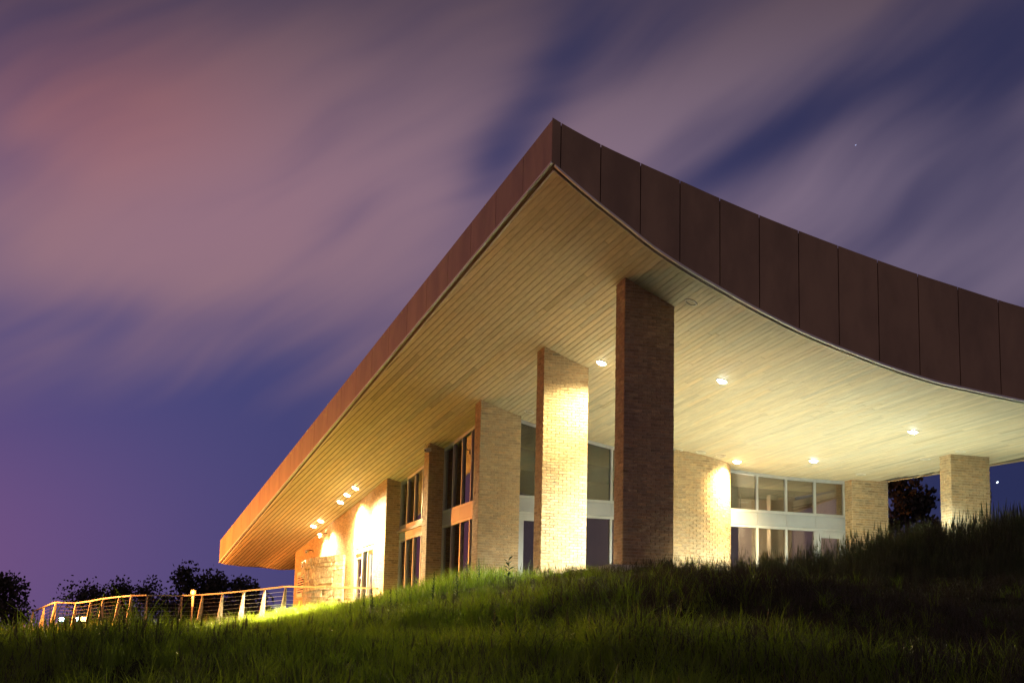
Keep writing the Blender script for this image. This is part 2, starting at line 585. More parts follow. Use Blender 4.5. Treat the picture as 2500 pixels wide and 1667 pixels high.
# --- soffit planks: tongue-and-groove boards laid along the roof, cut by the eaves
PITCH, GAP = .105, .0055
INX, INY = .115, .16                         # dark reveal between trim and boards


def drift(x0):
    return -.035 * min(1.0, max(0.0, (15.0 - x0) / 3.9))


def seam(x0, y):
    return x0 + drift(x0) * (y - LF)


planks = []
x0 = XE + INX
k = 0
while x0 < 26.9:
    xa, xb = x0 + GAP / 2, x0 + PITCH - GAP / 2
    y = LF + INY
    yend = LB - .12 if x0 < 14.6 else 47.0
    first = True
    while y < yend:
        ln = random.uniform(1.6, 4.6) if not first else random.uniform(.6, 4.0)
        first = False
        y1 = min(y + ln, yend)
        if y1 - y > .05:
            planks.append((xa, xb, x0, y, y1 - .004))
        y = y1
    x0 += PITCH
    k += 1


def plank_mb(mb, xa, xb, x0, ya, yb, tone):
    d = drift(x0)
    if d < 0:
        yb = min(yb, LF + (XE + INX + .008 - xb) / d)          # the eave cuts this board off
        if yb - ya < .04: return 0
    n = max(1, int((yb - ya) / (2.4 if xa + d * (yb - LF) > XE + INX else .6) + .5))
    rows = []
    for i in range(n + 1):
        y = ya + (yb - ya) * i / n
        off = d * (y - LF)
        a = max(xa + off, XE + INX); c = min(xb + off, xright(y) - .06)
        if c - a < .004: 
            if rows: break
            continue
        rows.append((a, c, y))
    if len(rows) < 2: return 0
    b = len(mb.v)
    jit = random.uniform(-.0015, .0015)
    for a, c, y in rows:
        za_, zc_ = zs(a, y) + jit, zs(c, y) + jit
        e = .0025
        mb.v += [(a, y, za_ + .016), (a + .0005, y, za_ + e), (a + e, y, za_), (c - e, y, zc_), (c - .0005, y, zc_ + e), (c, y, zc_ + .016)]
        mb.t += [tone] * 6
    for i in range(len(rows) - 1):
        for q in range(5):
            p = b + i * 6 + q
            mb.f.append((p, p + 6, p + 7, p + 1))
    for base in (b, b + (len(rows) - 1) * 6):
        mb.f.append(tuple(base + q for q in range(6)))
    return 1


def plank_tone():
    g = random.gauss(1.0, .055)
    if random.random() < .06: g *= random.uniform(.74, .88)
    w = random.gauss(0, .02)
    return (g * (1 + w), g, g * (1 - 1.5 * w))


def plank_size(p):
    yc = (p[3] + p[4]) / 2; xc = seam(p[2], yc)
    if xc < XE or not (xc < 12 or True): return 0
    d = Vector((xc, yc, 7)).length
    vis = 1.0 if xc < 13.45 or yc < 44.2 else .02
    X = .9513 * xc - .3082 * yc; Yd = .3082 * xc + .9513 * yc
    if X / Yd > .30: vis *= .02
    return (p[4] - p[3]) * .3 / d * PITCH / d * vis


order = sorted(range(len(planks)), key=lambda i: -plank_size(planks[i]))
single = set(order[:290])
rest = MB()
for i, p in enumerate(planks):
    if i in single:
        mb = MB()
        if plank_mb(mb, p[0], p[1], p[2], p[3], p[4], plank_tone()):
            part(mb, 'plank', M['plank'], SOFFIT)
    else:
        plank_mb(rest, p[0], p[1], p[2], p[3], p[4], plank_tone())
part(rest, 'planking', M['plank'], SOFFIT, 'stuff')
mb = MB()                                    # pale edging bead round the boards
for ya, yb in zip(np.linspace(LF + INY, LB - .1, 30)[:-1], np.linspace(LF + INY, LB - .1, 30)[1:]):
    x = XE + INX
    mb.quadbox([(x - .022, ya, zs(x, ya) - .004), (x, ya, zs(x, ya) - .004), (x, yb, zs(x, yb) - .004), (x - .022, yb, zs(x, yb) - .004),
                (x - .022, ya, zs(x, ya) + .03), (x, ya, zs(x, ya) + .03), (x, yb, zs(x, yb) + .03), (x - .022, yb, zs(x, yb) + .03)])
xs_ = np.linspace(XE + INX, 27.4, 60)
for xa, xb in zip(xs_[:-1], xs_[1:]):
    y = LF + INY
    za_, zb_ = zs(xa, y), zs(xb, y)
    mb.quadbox([(xa, y - .022, za_ - .004), (xb, y - .022, zb_ - .004), (xb, y, zb_ - .004), (xa, y, za_ - .004),
                (xa, y - .022, za_ + .03), (xb, y - .022, zb_ + .03), (xb, y, zb_ + .03), (xa, y, za_ + .03)])
part(mb, 'edge_bead', M['ring'], SOFFIT)

# --- fascia: backing, panels, trim
mb = MB()
for ya, yb in zip(np.linspace(LF, LB, 22)[:-1], np.linspace(LF, LB, 22)[1:]):
    x = XE + .025
    mb.quadbox([(x, ya, zs(x, ya) + .05), (x + .03, ya, zs(x, ya) + .05), (x + .03, yb, zs(x, yb) + .05), (x, yb, zs(x, yb) + .05),
                (x, ya, zs(x, ya) + .86), (x + .03, ya, zs(x, ya) + .86), (x + .03, yb, zs(x, yb) + .86), (x, yb, zs(x, yb) + .86)])
xs_ = np.linspace(XE + .03, 27.8, 50)
for xa, xb in zip(xs_[:-1], xs_[1:]):
    y = LF + .025
    mb.quadbox([(xa, y, zs(xa, y) + .05), (xb, y, zs(xb, y) + .05), (xb, y + .03, zs(xb, y) + .05), (xa, y + .03, zs(xa, y) + .05),
                (xa, y, ztop(xa) - .04), (xb, y, ztop(xb) - .04), (xb, y + .03, ztop(xb) - .04), (xa, y + .03, ztop(xa) - .04)])
FASCIA = part(mb, 'fascia', M['dark'])

JT = .020
yj = [LF]
y = LF + 1.82
while y < LB - .6:
    yj.append(y); y += 1.885
yj.append(LB)
for ya, yb in zip(yj[:-1], yj[1:]):
    mb = MB()
    a, c = ya + JT / 2, yb - JT / 2
    if ya == LF: a = LF - .0
    x = XE
    tn = random.gauss(1, .035)
    mb.quadbox([(x, a, zs(x, a) + .045), (x + .02, a, zs(x, a) + .045), (x + .02, c, zs(x, c) + .045), (x, c, zs(x, c) + .045),
                (x, a, zs(x, a) + .93), (x + .02, a, zs(x, a) + .93), (x + .02, c, zs(x, c) + .93), (x, c, zs(x, c) + .93)], tn)
    part(mb, 'fascia_panel', M['fascia'], FASCIA)
xj = [11.17, 11.36, 12.23, 13.11, 13.99, 14.89, 15.79, 16.70, 17.63, 18.57, 19.54, 20.52, 21.52, 22.53, 23.55, 24.6, 25.7, 26.8, 27.8]
for xa, xb in zip(xj[:-1], xj[1:]):
    mb = MB()
    a, c = xa + (JT / 2 if xa > XE else 0.002), xb - JT / 2
    n = 6 if xb - xa > .5 else 2
    tn = random.gauss(1, .03)
    for i in range(n):
        p, q = a + (c - a) * i / n, a + (c - a) * (i + 1) / n
        y = LF
        mb.quadbox([(p, y - .02, zs(p, y) + .045), (q, y - .02, zs(q, y) + .045), (q, y, zs(q, y) + .045), (p, y, zs(p, y) + .045),
                    (p, y - .02, ztop(p)), (q, y - .02, ztop(q)), (q, y, ztop(q)), (p, y, ztop(p))], tn)
    part(mb, 'fascia_panel', M['fascia'], FASCIA)
mb = MB()                                    # drip trim under the panels
for ya, yb in zip(np.linspace(LF, LB, 34)[:-1], np.linspace(LF, LB, 34)[1:]):
    x = XE - .012
    mb.quadbox([(x, ya, zs(x, ya)), (x + .075, ya, zs(x, ya)), (x + .075, yb, zs(x, yb)), (x, yb, zs(x, yb)),
                (x, ya, zs(x, ya) + .04), (x + .075, ya, zs(x, ya) + .04), (x + .075, yb, zs(x, yb) + .04), (x, yb, zs(x, yb) + .04)])
xs_ = np.linspace(XE + .07, 27.8, 70)
for xa, xb in zip(xs_[:-1], xs_[1:]):
    y = LF - .034
    mb.quadbox([(xa, y, zs(xa, LF)), (xb, y, zs(xb, LF)), (xb, y + .075, zs(xb, LF)), (xa, y + .075, zs(xa, LF)),
                (xa, y, zs(xa, LF) + .04), (xb, y, zs(xb, LF) + .04), (xb, y + .075, zs(xb, LF) + .04), (xa, y + .075, zs(xa, LF) + .04)])
part(mb, 'drip_trim', M['trim'], FASCIA)
mb = MB()                                    # far end and right-hand eave
xs_ = np.linspace(XE, 24.0, 16)
for xa, xb in zip(xs_[:-1], xs_[1:]):
    mb.quadbox([(xa, LB, zs(xa, LB)), (xb, LB, zs(xb, LB)), (xb, LB + .03, zs(xb, LB)), (xa, LB + .03, zs(xa, LB)),
                (xa, LB, zs(xa, LB) + .9), (xb, LB, zs(xb, LB) + .9), (xb, LB + .03, zs(xb, LB) + .9), (xa, LB + .03, zs(xa, LB) + .9)])
part(mb, 'end_fascia', M['fascia'], FASCIA)
mb = MB()
ys_ = np.linspace(LF, LB, 20)
for ya, yb in zip(ys_[:-1], ys_[1:]):
    xa, xb = xright(ya), xright(yb)
    mb.quadbox([(xa - .05, ya, zs(xa, ya) - .01), (xa, ya, zs(xa, ya) - .01), (xb, yb, zs(xb, yb) - .01), (xb - .05, yb, zs(xb, yb) - .01),
                (xa - .05, ya, zroof(xa, ya)), (xa, ya, zroof(xa, ya)), (xb, yb, zroof(xb, yb)), (xb - .05, yb, zroof(xb, yb))])
part(mb, 'side_fascia', M['fascia'], FASCIA)

# --- brickwork
CO, BL = .0677, .2032                         # course height and brick pitch
JOINT = .0095
brick_meshes = []


def brick_tone():
    g = random.gauss(1.0, .11)
    w = random.gauss(0, .035)
    return (g * (1 + w), g, g * (1 - w))


def courses(z0, z1):
    i = int(math.floor((z0 - FLOOR) / CO))
    while FLOOR + i * CO < z1:
        yield i, FLOOR + i * CO
        i += 1


def face_bricks(T, u0, u1, z0, z1f, shift=0.0, holes=(), ext=0.0):
    """bricks of a flat face in running bond: (T, ua, ub, z)"""
    out = []
    zmax = max(z1f(u0), z1f(u1))
    for i, z in courses(z0, zmax):
        u = u0 - BL * (((i % 2) * .5 + shift) % 1.0)
        while u < u1 - .01:
            a, b = max(u, u0 - ext), min(u + BL, u1 + ext)
            u += BL
            if b - a < .035: continue
            if z > z1f((a + b) / 2): continue
            segs = [(a, b)]
            for hu0, hu1, hz0, hz1 in holes:
                if z + CO > hz0 + .01 and z < hz1 - .01:
                    ns = []
                    for p, q in segs:
                        if q <= hu0 or p >= hu1: ns.append((p, q)); continue
                        if p < hu0: ns.append((p, hu0))
                        if q > hu1: ns.append((hu1, q))
                    segs = ns
            for p, q in segs:
                if q - p > .03: out.append((T, p, q, z))
    return out


def put_brick(mb, br, proud=.012):
    T, a, b, z = br
    j = JOINT / 2
    pr = proud + random.uniform(-.0025, .0025)
    mb.prism(T, a + j, b - j, -.02, pr, z + j, z + CO - j, tone=brick_tone())


def TX(y0):   # faces the viewer, u runs along x
    return lambda u, n, z: (u, y0 - n, z)


def TY(x0):   # faces left, u runs along y
    return lambda u, n, z: (x0 - n, u, z)


def TXr(y1):  # faces away
    return lambda u, n, z: (u, y1 + n, z)


def TYr(x1):  # faces right
    return lambda u, n, z: (x1 + n, u, z)


BRICKS_LEFT = [290]


def brick_column(name, xa, xb, ya, yb, faces, singles, z0=2.3, shift=0.0):
    core = MB()
    zt = lambda x, y: zs(x, y) + .12
    core.quadbox([(xa, ya, z0), (xb, ya, z0), (xb, yb, z0), (xa, yb, z0),
                  (xa, ya, zt(xa, ya)), (xb, ya, zt(xb, ya)), (xb, yb, zt(xb, yb)), (xa, yb, zt(xa, yb))])
    c = part(core, name, M['mortar'])
    br = []
    if 'f' in faces: br += face_bricks(TX(ya), xa, xb, z0, lambda u: zs(u, ya) + .08, shift, ext=.011)
    if 'l' in faces: br += face_bricks(TY(xa), ya, yb, z0, lambda u: zs(xa, u) + .08, .5 + shift)
    if 'r' in faces: br += face_bricks(TYr(xb), ya, yb, z0, lambda u: zs(xb, u) + .08, .5 + shift)
    if 'b' in faces: br += face_bricks(TXr(yb), xa, xb, z0, lambda u: zs(u, yb) + .08, .5 + shift, ext=.011)
    vis = [b for b in br if b[0](0, 0, 0)[1] == ya and 3.4 < b[3] < 9.6] if 'f' in faces else []
    n = min(singles, len(vis), BRICKS_LEFT[0])
    # the largest-looking run of the front face: whole courses, top down
    vis = sorted(vis, key=lambda b: (-b[3], b[1]))[:n]
    BRICKS_LEFT[0] -= n
    ids = set(id(b) for b in vis)
    rest = MB()
    for b in br:
        if id(b) in ids:
            one = MB(); put_brick(one, b)
            part(one, 'brick', M['brick'], c)
        else:
            put_brick(rest, b)
    part(rest, 'brickwork', M['brick'], c, 'stuff')
    return c


brick_column('brick_column', 13.5, 14.62, 33.9, 34.41, 'flrb', 290)
brick_column('brick_column', 13.5, 14.62, 39.1, 39.61, 'flrb', 0)
brick_column('brick_column', 13.5, 14.62, 44.19, 44.7, 'flrb', 0)
brick_column('brick_column', 13.5, 14.62, 49.25, 49.76, 'fl', 0)
brick_column('brick_column', 24.35, 25.47, 38.7, 39.21, 'flr', 0)
brick_column('brick_column', 24.46, 25.6, 44.0, 45.0, 'fl', 0)
brick_column('brick_column', 13.515, 14.3, 54.2, 54.5, 'f', 0)

# curved brick end beside the glazing
def drum():
    cx_, cy_, rad = 19.25, 44.72, 1.60
    core = MB()
    a0, a1, n = R(180), R(345), 30
    z0 = 2.5
    pts = [(cx_ + (rad) * math.cos(a0 + (a1 - a0) * i / n), cy_ + rad * math.sin(a0 + (a1 - a0) * i / n)) for i in range(n + 1)]
    for (xa, ya), (xb, yb) in zip(pts[:-1], pts[1:]):
        core.face([(xa, ya, z0), (xb, yb, z0), (xb, yb, zs(xb, yb) + .1), (xa, ya, zs(xa, ya) + .1)])
    c = part(core, 'curved_wall', M['mortar'])
    mb = MB()
    da = BL / rad
    for i, z in courses(2.5, 7.2):
        a = a0 - (i % 2) * da / 2
        while a < a1:
            p, q = max(a0, a + JOINT / 2 / rad), min(a1, a + da - JOINT / 2 / rad)
            a += da
            if q - p < .02: continue
            xm, ym = cx_ + rad * math.cos((p + q) / 2), cy_ + rad * math.sin((p + q) / 2)
            if z > zs(xm, ym) + .05: continue
            pr = .013 + random.uniform(-.003, .005)
            P1 = (cx_ + (rad - .02) * math.cos(p), cy_ + (rad - .02) * math.sin(p)); P2 = (cx_ + (rad - .02) * math.cos(q), cy_ + (rad - .02) * math.sin(q))
            # each brick is straight, so its corners stand a little proud of the curve
            e = pr + .003
            Q1 = (cx_ + (rad + e) * math.cos(p), cy_ + (rad + e) * math.sin(p)); Q2 = (cx_ + (rad + e) * math.cos(q), cy_ + (rad + e) * math.sin(q))
            za_, zb_ = z + JOINT / 2, z + CO - JOINT / 2
            mb.quadbox([(*Q1, za_), (*Q2, za_), (*P2, za_), (*P1, za_), (*Q1, zb_), (*Q2, zb_), (*P2, zb_), (*P1, zb_)], brick_tone())
    part(mb, 'brickwork', M['brick'], c, 'stuff')


drum()

# long left wall with its openings
DOOR = (55.6, 58.26, 2.5, 5.11)
LOUV = (66.65, 68.0, 4.04, 5.0)
core = MB()
T = TY(13.5)


def wallz(u): return zs(13.5, u) + .12


for ua, ub, z0, z1 in [(54.2, 55.6, 2.5, None), (55.6, 58.26, 5.11, None), (58.26, 66.65, 2.5, None), (66.65, 68.0, 5.0, None),
                       (66.65, 68.0, 2.5, 4.04), (68.0, 68.65, 2.5, None)]:
    core.prism(T, ua, ub, -.3, 0, z0, z1 or wallz(ua), z0, z1 or wallz(ub))
WALL = part(core, 'left_wall', M['mortar'])
WALL.name = 'brick_wall'
mb = MB()
for b in face_bricks(T, 54.2, 68.65, 2.6, lambda u: zs(13.5, u) + .06, 0, [DOOR, LOUV], ext=.005):
    put_brick(mb, b)
for b in face_bricks(TXr(68.65), 13.5, 13.8, 2.6, lambda u: zs(u, 68.65) + .06):
    put_brick(mb, b)
part(mb, 'brickwork', M['brick'], WALL, 'stuff')

# --- glazed screens
GL = M['glass']
FW = .065


def screen(T, cuts, zt, nplane=0.0, door_at=None, upper=True):
    """one bay of glazing: posts, transoms, spandrel panels, panes. cuts: mullion centres"""
    w = MB()
    u0, u1 = cuts[0], cuts[-1]
    for u in cuts:
        a, b = u - FW / 2, u + FW / 2
        w.prism(T, a, b, -.055, .025, FLOOR, zt(a), FLOOR, zt(b))
    for ua, ub in zip(cuts[:-1], cuts[1:]):
        a, b = ua + FW / 2, ub - FW / 2
        w.prism(T, a, b, -.12, .028, FLOOR, FLOOR + .12)
        w.prism(T, a, b, -.12, .026, 5.10, 5.168)
        w.prism(T, a, b, -.12, .026, 5.535, 5.60)
        w.prism(T, a, b, -.12, .026, zt(a) - .085, zt(a), zt(b) - .085, zt(b))
    win = part(w, 'window', M['frame'])
    for k, (ua, ub) in enumerate(zip(cuts[:-1], cuts[1:])):
        a, b = ua + .004, ub - .004
        s = MB(); s.prism(T, ua + FW / 2 + .003 if k == 0 else ua + .005, ub - .005, -.02, .035, 5.172, 5.53)
        part(s, 'spandrel_panel', M['spandrel'], win)
        a, b = ua + FW / 2, ub - FW / 2
        if door_at == k:
            f = MB()
            f.prism(T, a, a + .15, -.05, .012, FLOOR + .12, 5.10); f.prism(T, b - .12, b, -.05, .012, FLOOR + .12, 5.10)
            f.prism(T, a + .15, b - .12, -.05, .012, 4.93, 5.10); f.prism(T, a + .15, b - .12, -.05, .012, FLOOR + .12, 3.22)
            part(f, 'door', M['frame'], win)
            g = MB(); g.prism(T, a + .15, b - .12, -.035, -.025, 3.22, 4.93)
            part(g, 'pane', GL, win)
        else:
            g = MB(); g.prism(T, a, b, -.045, -.033, FLOOR + .12, 5.10)
            part(g, 'pane', GL, win)
        g = MB(); g.prism(T, a, b, -.045, -.033, 5.60, zt(a) - .085, 5.60, zt(b) - .085)
        part(g, 'pane', GL, win)
    return win


yw = 44.42
TW = TX(yw)
screen(TW, [14.655, 15.55, 16.44, 17.33, 17.95], lambda u: zs(u, yw) - .004, door_at=0)
screen(TW, [20.83, 21.70, 22.60, 23.50, 24.43], lambda u: zs(u, yw) - .004, door_at=3)
TL = TY(13.97)
screen(TL, [44.74, 45.58, 46.48, 47.38, 48.28, 49.21], lambda u: zs(13.97, u) - .004)
screen(TL, [49.80, 50.66, 51.56, 52.46, 53.36, 54.16], lambda u: zs(13.97, u) - .004)

# --- rooms behind the glass
mb = MB(); mb.box(13.9, 25.5, 44.5, 72.0, FLOOR - .1, FLOOR + .004)
part(mb, 'floor', M['carpet'])
mb = MB(); mb.box(14.0, 25.5, 49.50, 49.62, FLOOR, 7.9); mb.box(25.44, 25.56, 45.05, 49.5, FLOOR, 6.6)
part(mb, 'interior_wall', M['inner'])
mb = MB(); mb.box(17.6, 17.75, 49.65, 72, FLOOR, 5.9); mb.box(13.9, 17.6, 60.0, 60.1, FLOOR, 5.9)
part(mb, 'interior_wall', M['white'])
mb = MB(); mb.box(13.85, 17.6, 49.8, 60.0, 5.36, 5.44)
part(mb, 'ceiling', M['inner'])
mb = MB(); mb.box(22.2, 22.45, 47.2, 47.45, FLOOR, 6.7); mb.box(24.0, 24.25, 48.2, 48.45, FLOOR, 6.7); mb.box(16.6, 16.9, 47.6, 47.9, FLOOR, 7.2)
part(mb, 'interior_post', M['inner'])

# --- door pair in the left wall
T = TY(13.5)
mb = MB()
y0, y1 = 55.6, 58.26
mb.prism(T, y0, y0 + .06, -.25, .02, FLOOR, 5.11); mb.prism(T, y1 - .06, y1, -.25, .02, FLOOR, 5.11)
mb.prism(T, y0 + .06, y1 - .06, -.25, .018, 4.99, 5.11)
mb.prism(T, 56.40, 56.47, -.20, .016, FLOOR, 4.99); mb.prism(T, 57.18, 57.25, -.20, .016, FLOOR, 4.99)
DF = part(mb, 'door_frame', M['pinkdoor'])
for a, b, top in ((55.66, 56.40, .13), (57.25, 58.20, .17)):
    d = MB()
    d.prism(T, a, a + .11, -.10, -.02, FLOOR + .01, 4.985); d.prism(T, b - .11, b, -.10, -.02, FLOOR + .01, 4.985)
    d.prism(T, a + .11, b - .11, -.10, -.02, 4.985 - top, 4.985); d.prism(T, a + .11, b - .11, -.10, -.02, FLOOR + .01, FLOOR + .26)
    part(d, 'door_leaf', M['pinkdoor'], DF)
    g = MB(); g.prism(T, a + .11, b - .11, -.07, -.055, FLOOR + .26, 4.985 - top)
    part(g, 'pane', GL, DF)
    h = MB(); h.tube([T(a + .06, 0, 3.75), T(a + .06, .06, 3.78), T(a + .06, .06, 4.15), T(a + .06, 0, 4.18)], .014)
    part(h, 'handle', M['cable'], DF)
g = MB(); g.prism(T, 56.47, 57.18, -.07, -.055, FLOOR + .03, 4.99)
part(g, 'pane', GL, DF)

# --- louvre vent
mb = MB()
a, b, z0, z1 = LOUV
mb.prism(T, a, a + .1, -.1, .03, z0, z1); mb.prism(T, b - .1, b, -.1, .03, z0, z1)
mb.prism(T, a + .1, b - .1, -.1, .028, z1 - .13, z1); mb.prism(T, a + .1, b - .1, -.1, .028, z0, z0 + .11)
LV = part(mb, 'louver_vent', M['louver'])
mb = MB(); mb.prism(T, a + .1, b - .1, -.14, -.11, z0 + .1, z1 - .1)
part(mb, 'backing', M['dark'], LV)
for i in range(8):
    z = z0 + .12 + i * .092
    s = MB()
    s.quadbox([T(a + .1, -.09, z + .03), T(b - .1, -.09, z + .03), T(b - .1, .022, z), T(a + .1, .022, z),
               T(a + .1, -.09, z + .045), T(b - .1, -.09, z + .045), T(b - .1, .022, z + .036), T(a + .1, .022, z + .036)])
    part(s, 'slat', M['louver'], LV)

# --- bowed stone porch
def bow(u):
    t = (u - 59.58) / (65.64 - 59.58)
    return .10 + .72 * max(0.0, math.sin(math.pi * min(1, max(0, t)))) ** .8


def TB(u, n, z):
    return (13.5 - bow(u) - n, u, z)


SU0, SU1, SZ1 = 59.58, 65.64, 5.09
OP = (62.55, 65.0, 4.53)
core = MB()
us = np.linspace(SU0, SU1, 25)
for ua, ub in zip(us[:-1], us[1:]):
    um = (ua + ub) / 2
    core.prism(TB, ua, ub, -.30 if bow(um) > .35 else -.05, -.03, OP[2] + .05 if OP[0] < um < OP[1] else FLOOR - .1, SZ1 - .03)
ST = part(core, 'stone_porch', M['mortar'])
z = FLOOR - .05
while z < SZ1 - .04:
    h = min(random.choice([.12, .15, .18, .22]), SZ1 - z)
    if SZ1 - z - h < .07: h = SZ1 - z
    u = SU0
    while u < SU1 - .02:
        w = random.uniform(.18, .52)
        ub = min(u + w, SU1)
        if SU1 - ub < .1: ub = SU1
        um = (u + ub) / 2
        if not (z + h * .5 < OP[2] and ub > OP[0] + .05 and u < OP[1] - .05):
            mb = MB()
            pr = random.uniform(.0, .035)
            g = .006
            mb.prism(TB, u + g, ub - g, -.06, pr, z + g, z + h - g, tone=random.gauss(1, .12))
            # roughly dressed: pull the face corners about
            for q in (2, 3, 6, 7):
                x_, y_, z_ = mb.v[q]
                mb.v[q] = (x_ + random.uniform(-.018, .018), y_ + random.uniform(-.012, .012), z_ + random.uniform(-.012, .012))
            part(mb, 'stone', M['stone'], ST)
        u = ub
    z += h
mb = MB(); mb.prism(TY(13.5), 62.6, 63.1, .02, .06, FLOOR, 4.4)
part(mb, 'door', M['black'], ST)

# ------------------------------------------------------------------ lamps in the soffit
def downlight(x, y, label, lit=None, watts=0.0, warm=True, angle=150, size=.105, tilt=(0, 0), blend=.6):
    z = zs(x, y)
    e = empty('downlight', (x, y, z), label, 'ceiling light', 'round downlights recessed in the timber soffit')
    nrm = Vector((-(zs(x + .1, y) - z) / .1, -(zs(x, y + .1) - z) / .1, 1.0)).normalized()
    rot = Vector((0, 0, 1)).rotation_difference(nrm).to_matrix()
    n = 20

    def ring(r, h): return [rot @ Vector((r * math.cos(2 * math.pi * i / n), r * math.sin(2 * math.pi * i / n), h)) for i in range(n)]
    mb = MB()
    rs = [ring(size, .03), ring(size + .035, .02), ring(size + .035, -.016), ring(size + .004, -.020), ring(size, -.012), ring(size, .03)]
    for r_ in rs: mb.v += [tuple(q) for q in r_]
    mb.t = [1.0] * len(mb.v)
    for j in range(len(rs) - 1):
        for i in range(n):
            mb.f.append((j * n + i, j * n + (i + 1) % n, (j + 1) * n + (i + 1) % n, (j + 1) * n + i))
    o = link('trim_ring', mb.mesh('trim_ring', M['ring'])); o.parent = e
    mb = MB()
    rr = [ring(size * math.cos(R(q)), (-.006 if lit else .012) - size * (.55 if lit else .06) * math.sin(R(q))) for q in (0, 25, 50, 72)]
    for r_ in rr: mb.v += [tuple(q) for q in r_]
    mb.t = [1.0] * len(mb.v)
    for j in range(len(rr) - 1):
        for i in range(n):
            mb.f.append((j * n + i, (j + 1) * n + i, (j + 1) * n + (i + 1) % n, j * n + (i + 1) % n))
    mb.f.append(tuple(3 * n + i for i in range(n))[::-1])
    lens = M['lens_off'] if not lit else (M['lens_warm'] if warm else M['lens_cool'])
    o = link('lens', mb.mesh('lens', lens)); o.parent = e
    if lit:
        L = bpy.data.lights.new('downlight_lamp', 'SPOT')
        L.energy = watts
        L.color = lit
        L.spot_size = R(angle); L.spot_blend = blend
        L.shadow_soft_size = .13
        lo = bpy.data.objects.new('downlight_lamp', L); COL.objects.link(lo)
        lo.parent = e
        lo.location = (0, 0, -.09)
        # the lamp can be swivelled in its ring
        lo.rotation_euler = Vector((-math.sin(R(tilt[0])), -math.sin(R(tilt[1])), 1)).to_track_quat('Z', 'Y').to_euler()
    return e


WARM = (1.0, .73, .34); MID = (1.0, .83, .46); NEUT = (.92, .98, .86); COOL = (.78, 1.0, .98)
downlight(14.70, 38.41, 'lit downlight close to the top of the bright middle brick column', MID, W_CANOPY * .165, True, 158, tilt=(-8, -16), blend=1.0)
downlight(16.95, 36.48, 'lit downlight alone on the boards right of the dark front column', NEUT, W_CANOPY, False, 124, tilt=(0, 14), blend=1.0)
downlight(21.95, 36.50, 'lit downlight furthest right, above and left of the end brick pillar', COOL, W_CANOPY, False, 122, tilt=(0, 18), blend=1.0)
downlight(20.51, 43.19, 'lit downlight beside the glaring top of the curved brick wall', WARM, W_CANOPY * .16, True, 136, tilt=(-12, 10), blend=1.0)
downlight(21.97, 41.56, 'lit downlight over the middle of the right-hand window row', COOL, W_CANOPY * .20, False, 116, tilt=(0, -2), blend=1.0)
downlight(13.05, 58.93, 'lit downlight, lower of the three in a row over the left wall', WARM, W_LEFT, True, 116, tilt=(-55, -70), blend=1.0)
downlight(13.02, 57.79, 'lit downlight, middle of the three in a row over the left wall', WARM, W_LEFT * .16, True, 156, tilt=(-14, -6), blend=1.0)
downlight(13.03, 56.64, 'lit downlight, topmost of the three in a row over the left wall', WARM, W_LEFT, True, 116, tilt=(-55, -70), blend=1.0)
downlight(13.07, 63.35, 'lit downlight, lower of the pair above the stone porch', WARM, W_LEFT * .20, True, 142, tilt=(-24, -14), blend=1.0)
downlight(13.10, 62.28, 'lit downlight, upper of the pair above the stone porch', WARM, W_LEFT * .20, True, 142, tilt=(-24, -14), blend=1.0)
downlight(14.77, 33.33, 'unlit downlight just right of the top of the dark front column')
downlight(14.65, 43.57, 'unlit downlight left of the bright middle column, over the third column')
downlight(19.27, 42.82, 'unlit downlight above the shaded part of the curved brick wall')
downlight(18.73, 43.11, 'unlit downlight half hidden beside the front column, over the curved wall')
downlight(19.84, 42.78, 'unlit downlight between the curved wall and the lit lamp next to it')
downlight(24.16, 42.96, 'unlit downlight above the brick pier at the right end of the windows')
downlight(24.31, 38.18, 'unlit downlight directly above the front of the end brick pillar')
downlight(24.24, 39.71, 'unlit downlight left of the end brick pillar')

# room lamp seen through the left windows
e = empty('room_lamp', (15.9, 55.6, 5.33), 'flush ceiling lamp inside the bright room behind the double doors', 'ceiling lamp')
mb = MB(); n = 16
mb.tube([(0, 0, 0.02), (0, 0, -.05)], .22, 16)
o = link('diffuser', mb.mesh('diffuser', M['lens_cool'])); o.parent = e
L = bpy.data.lights.new('room_light', 'POINT'); L.energy = W_ROOM; L.color = (.86, .95, 1.0); L.shadow_soft_size = .2
lo = bpy.data.objects.new('room_light', L); COL.objects.link(lo); lo.parent = e; lo.location = (0, 0, -.35)

e = empty('room_lamp', (23.0, 48.2, 5.62), 'added hidden fill lamp in the dim room behind the right-hand spandrels', 'ceiling lamp')  # added lamp, kept out of sight, to lift the dark interior
mb = MB(); mb.tube([(0, 0, .03), (0, 0, -.03)], .06, 12)
o = link('diffuser', mb.mesh('diffuser', M['lens_warm'])); o.parent = e
mb = MB(); mb.tube([(0, 0, .03), (0, 0, .95)], .012, 6)
o = link('stem', mb.mesh('stem', M['black'])); o.parent = e
L = bpy.data.lights.new('room_light', 'POINT'); L.energy = 190; L.color = (1.0, .72, .48); L.shadow_soft_size = .15
lo = bpy.data.objects.new('room_light', L); COL.objects.link(lo); lo.parent = e; lo.location = (0, 0, -.25)

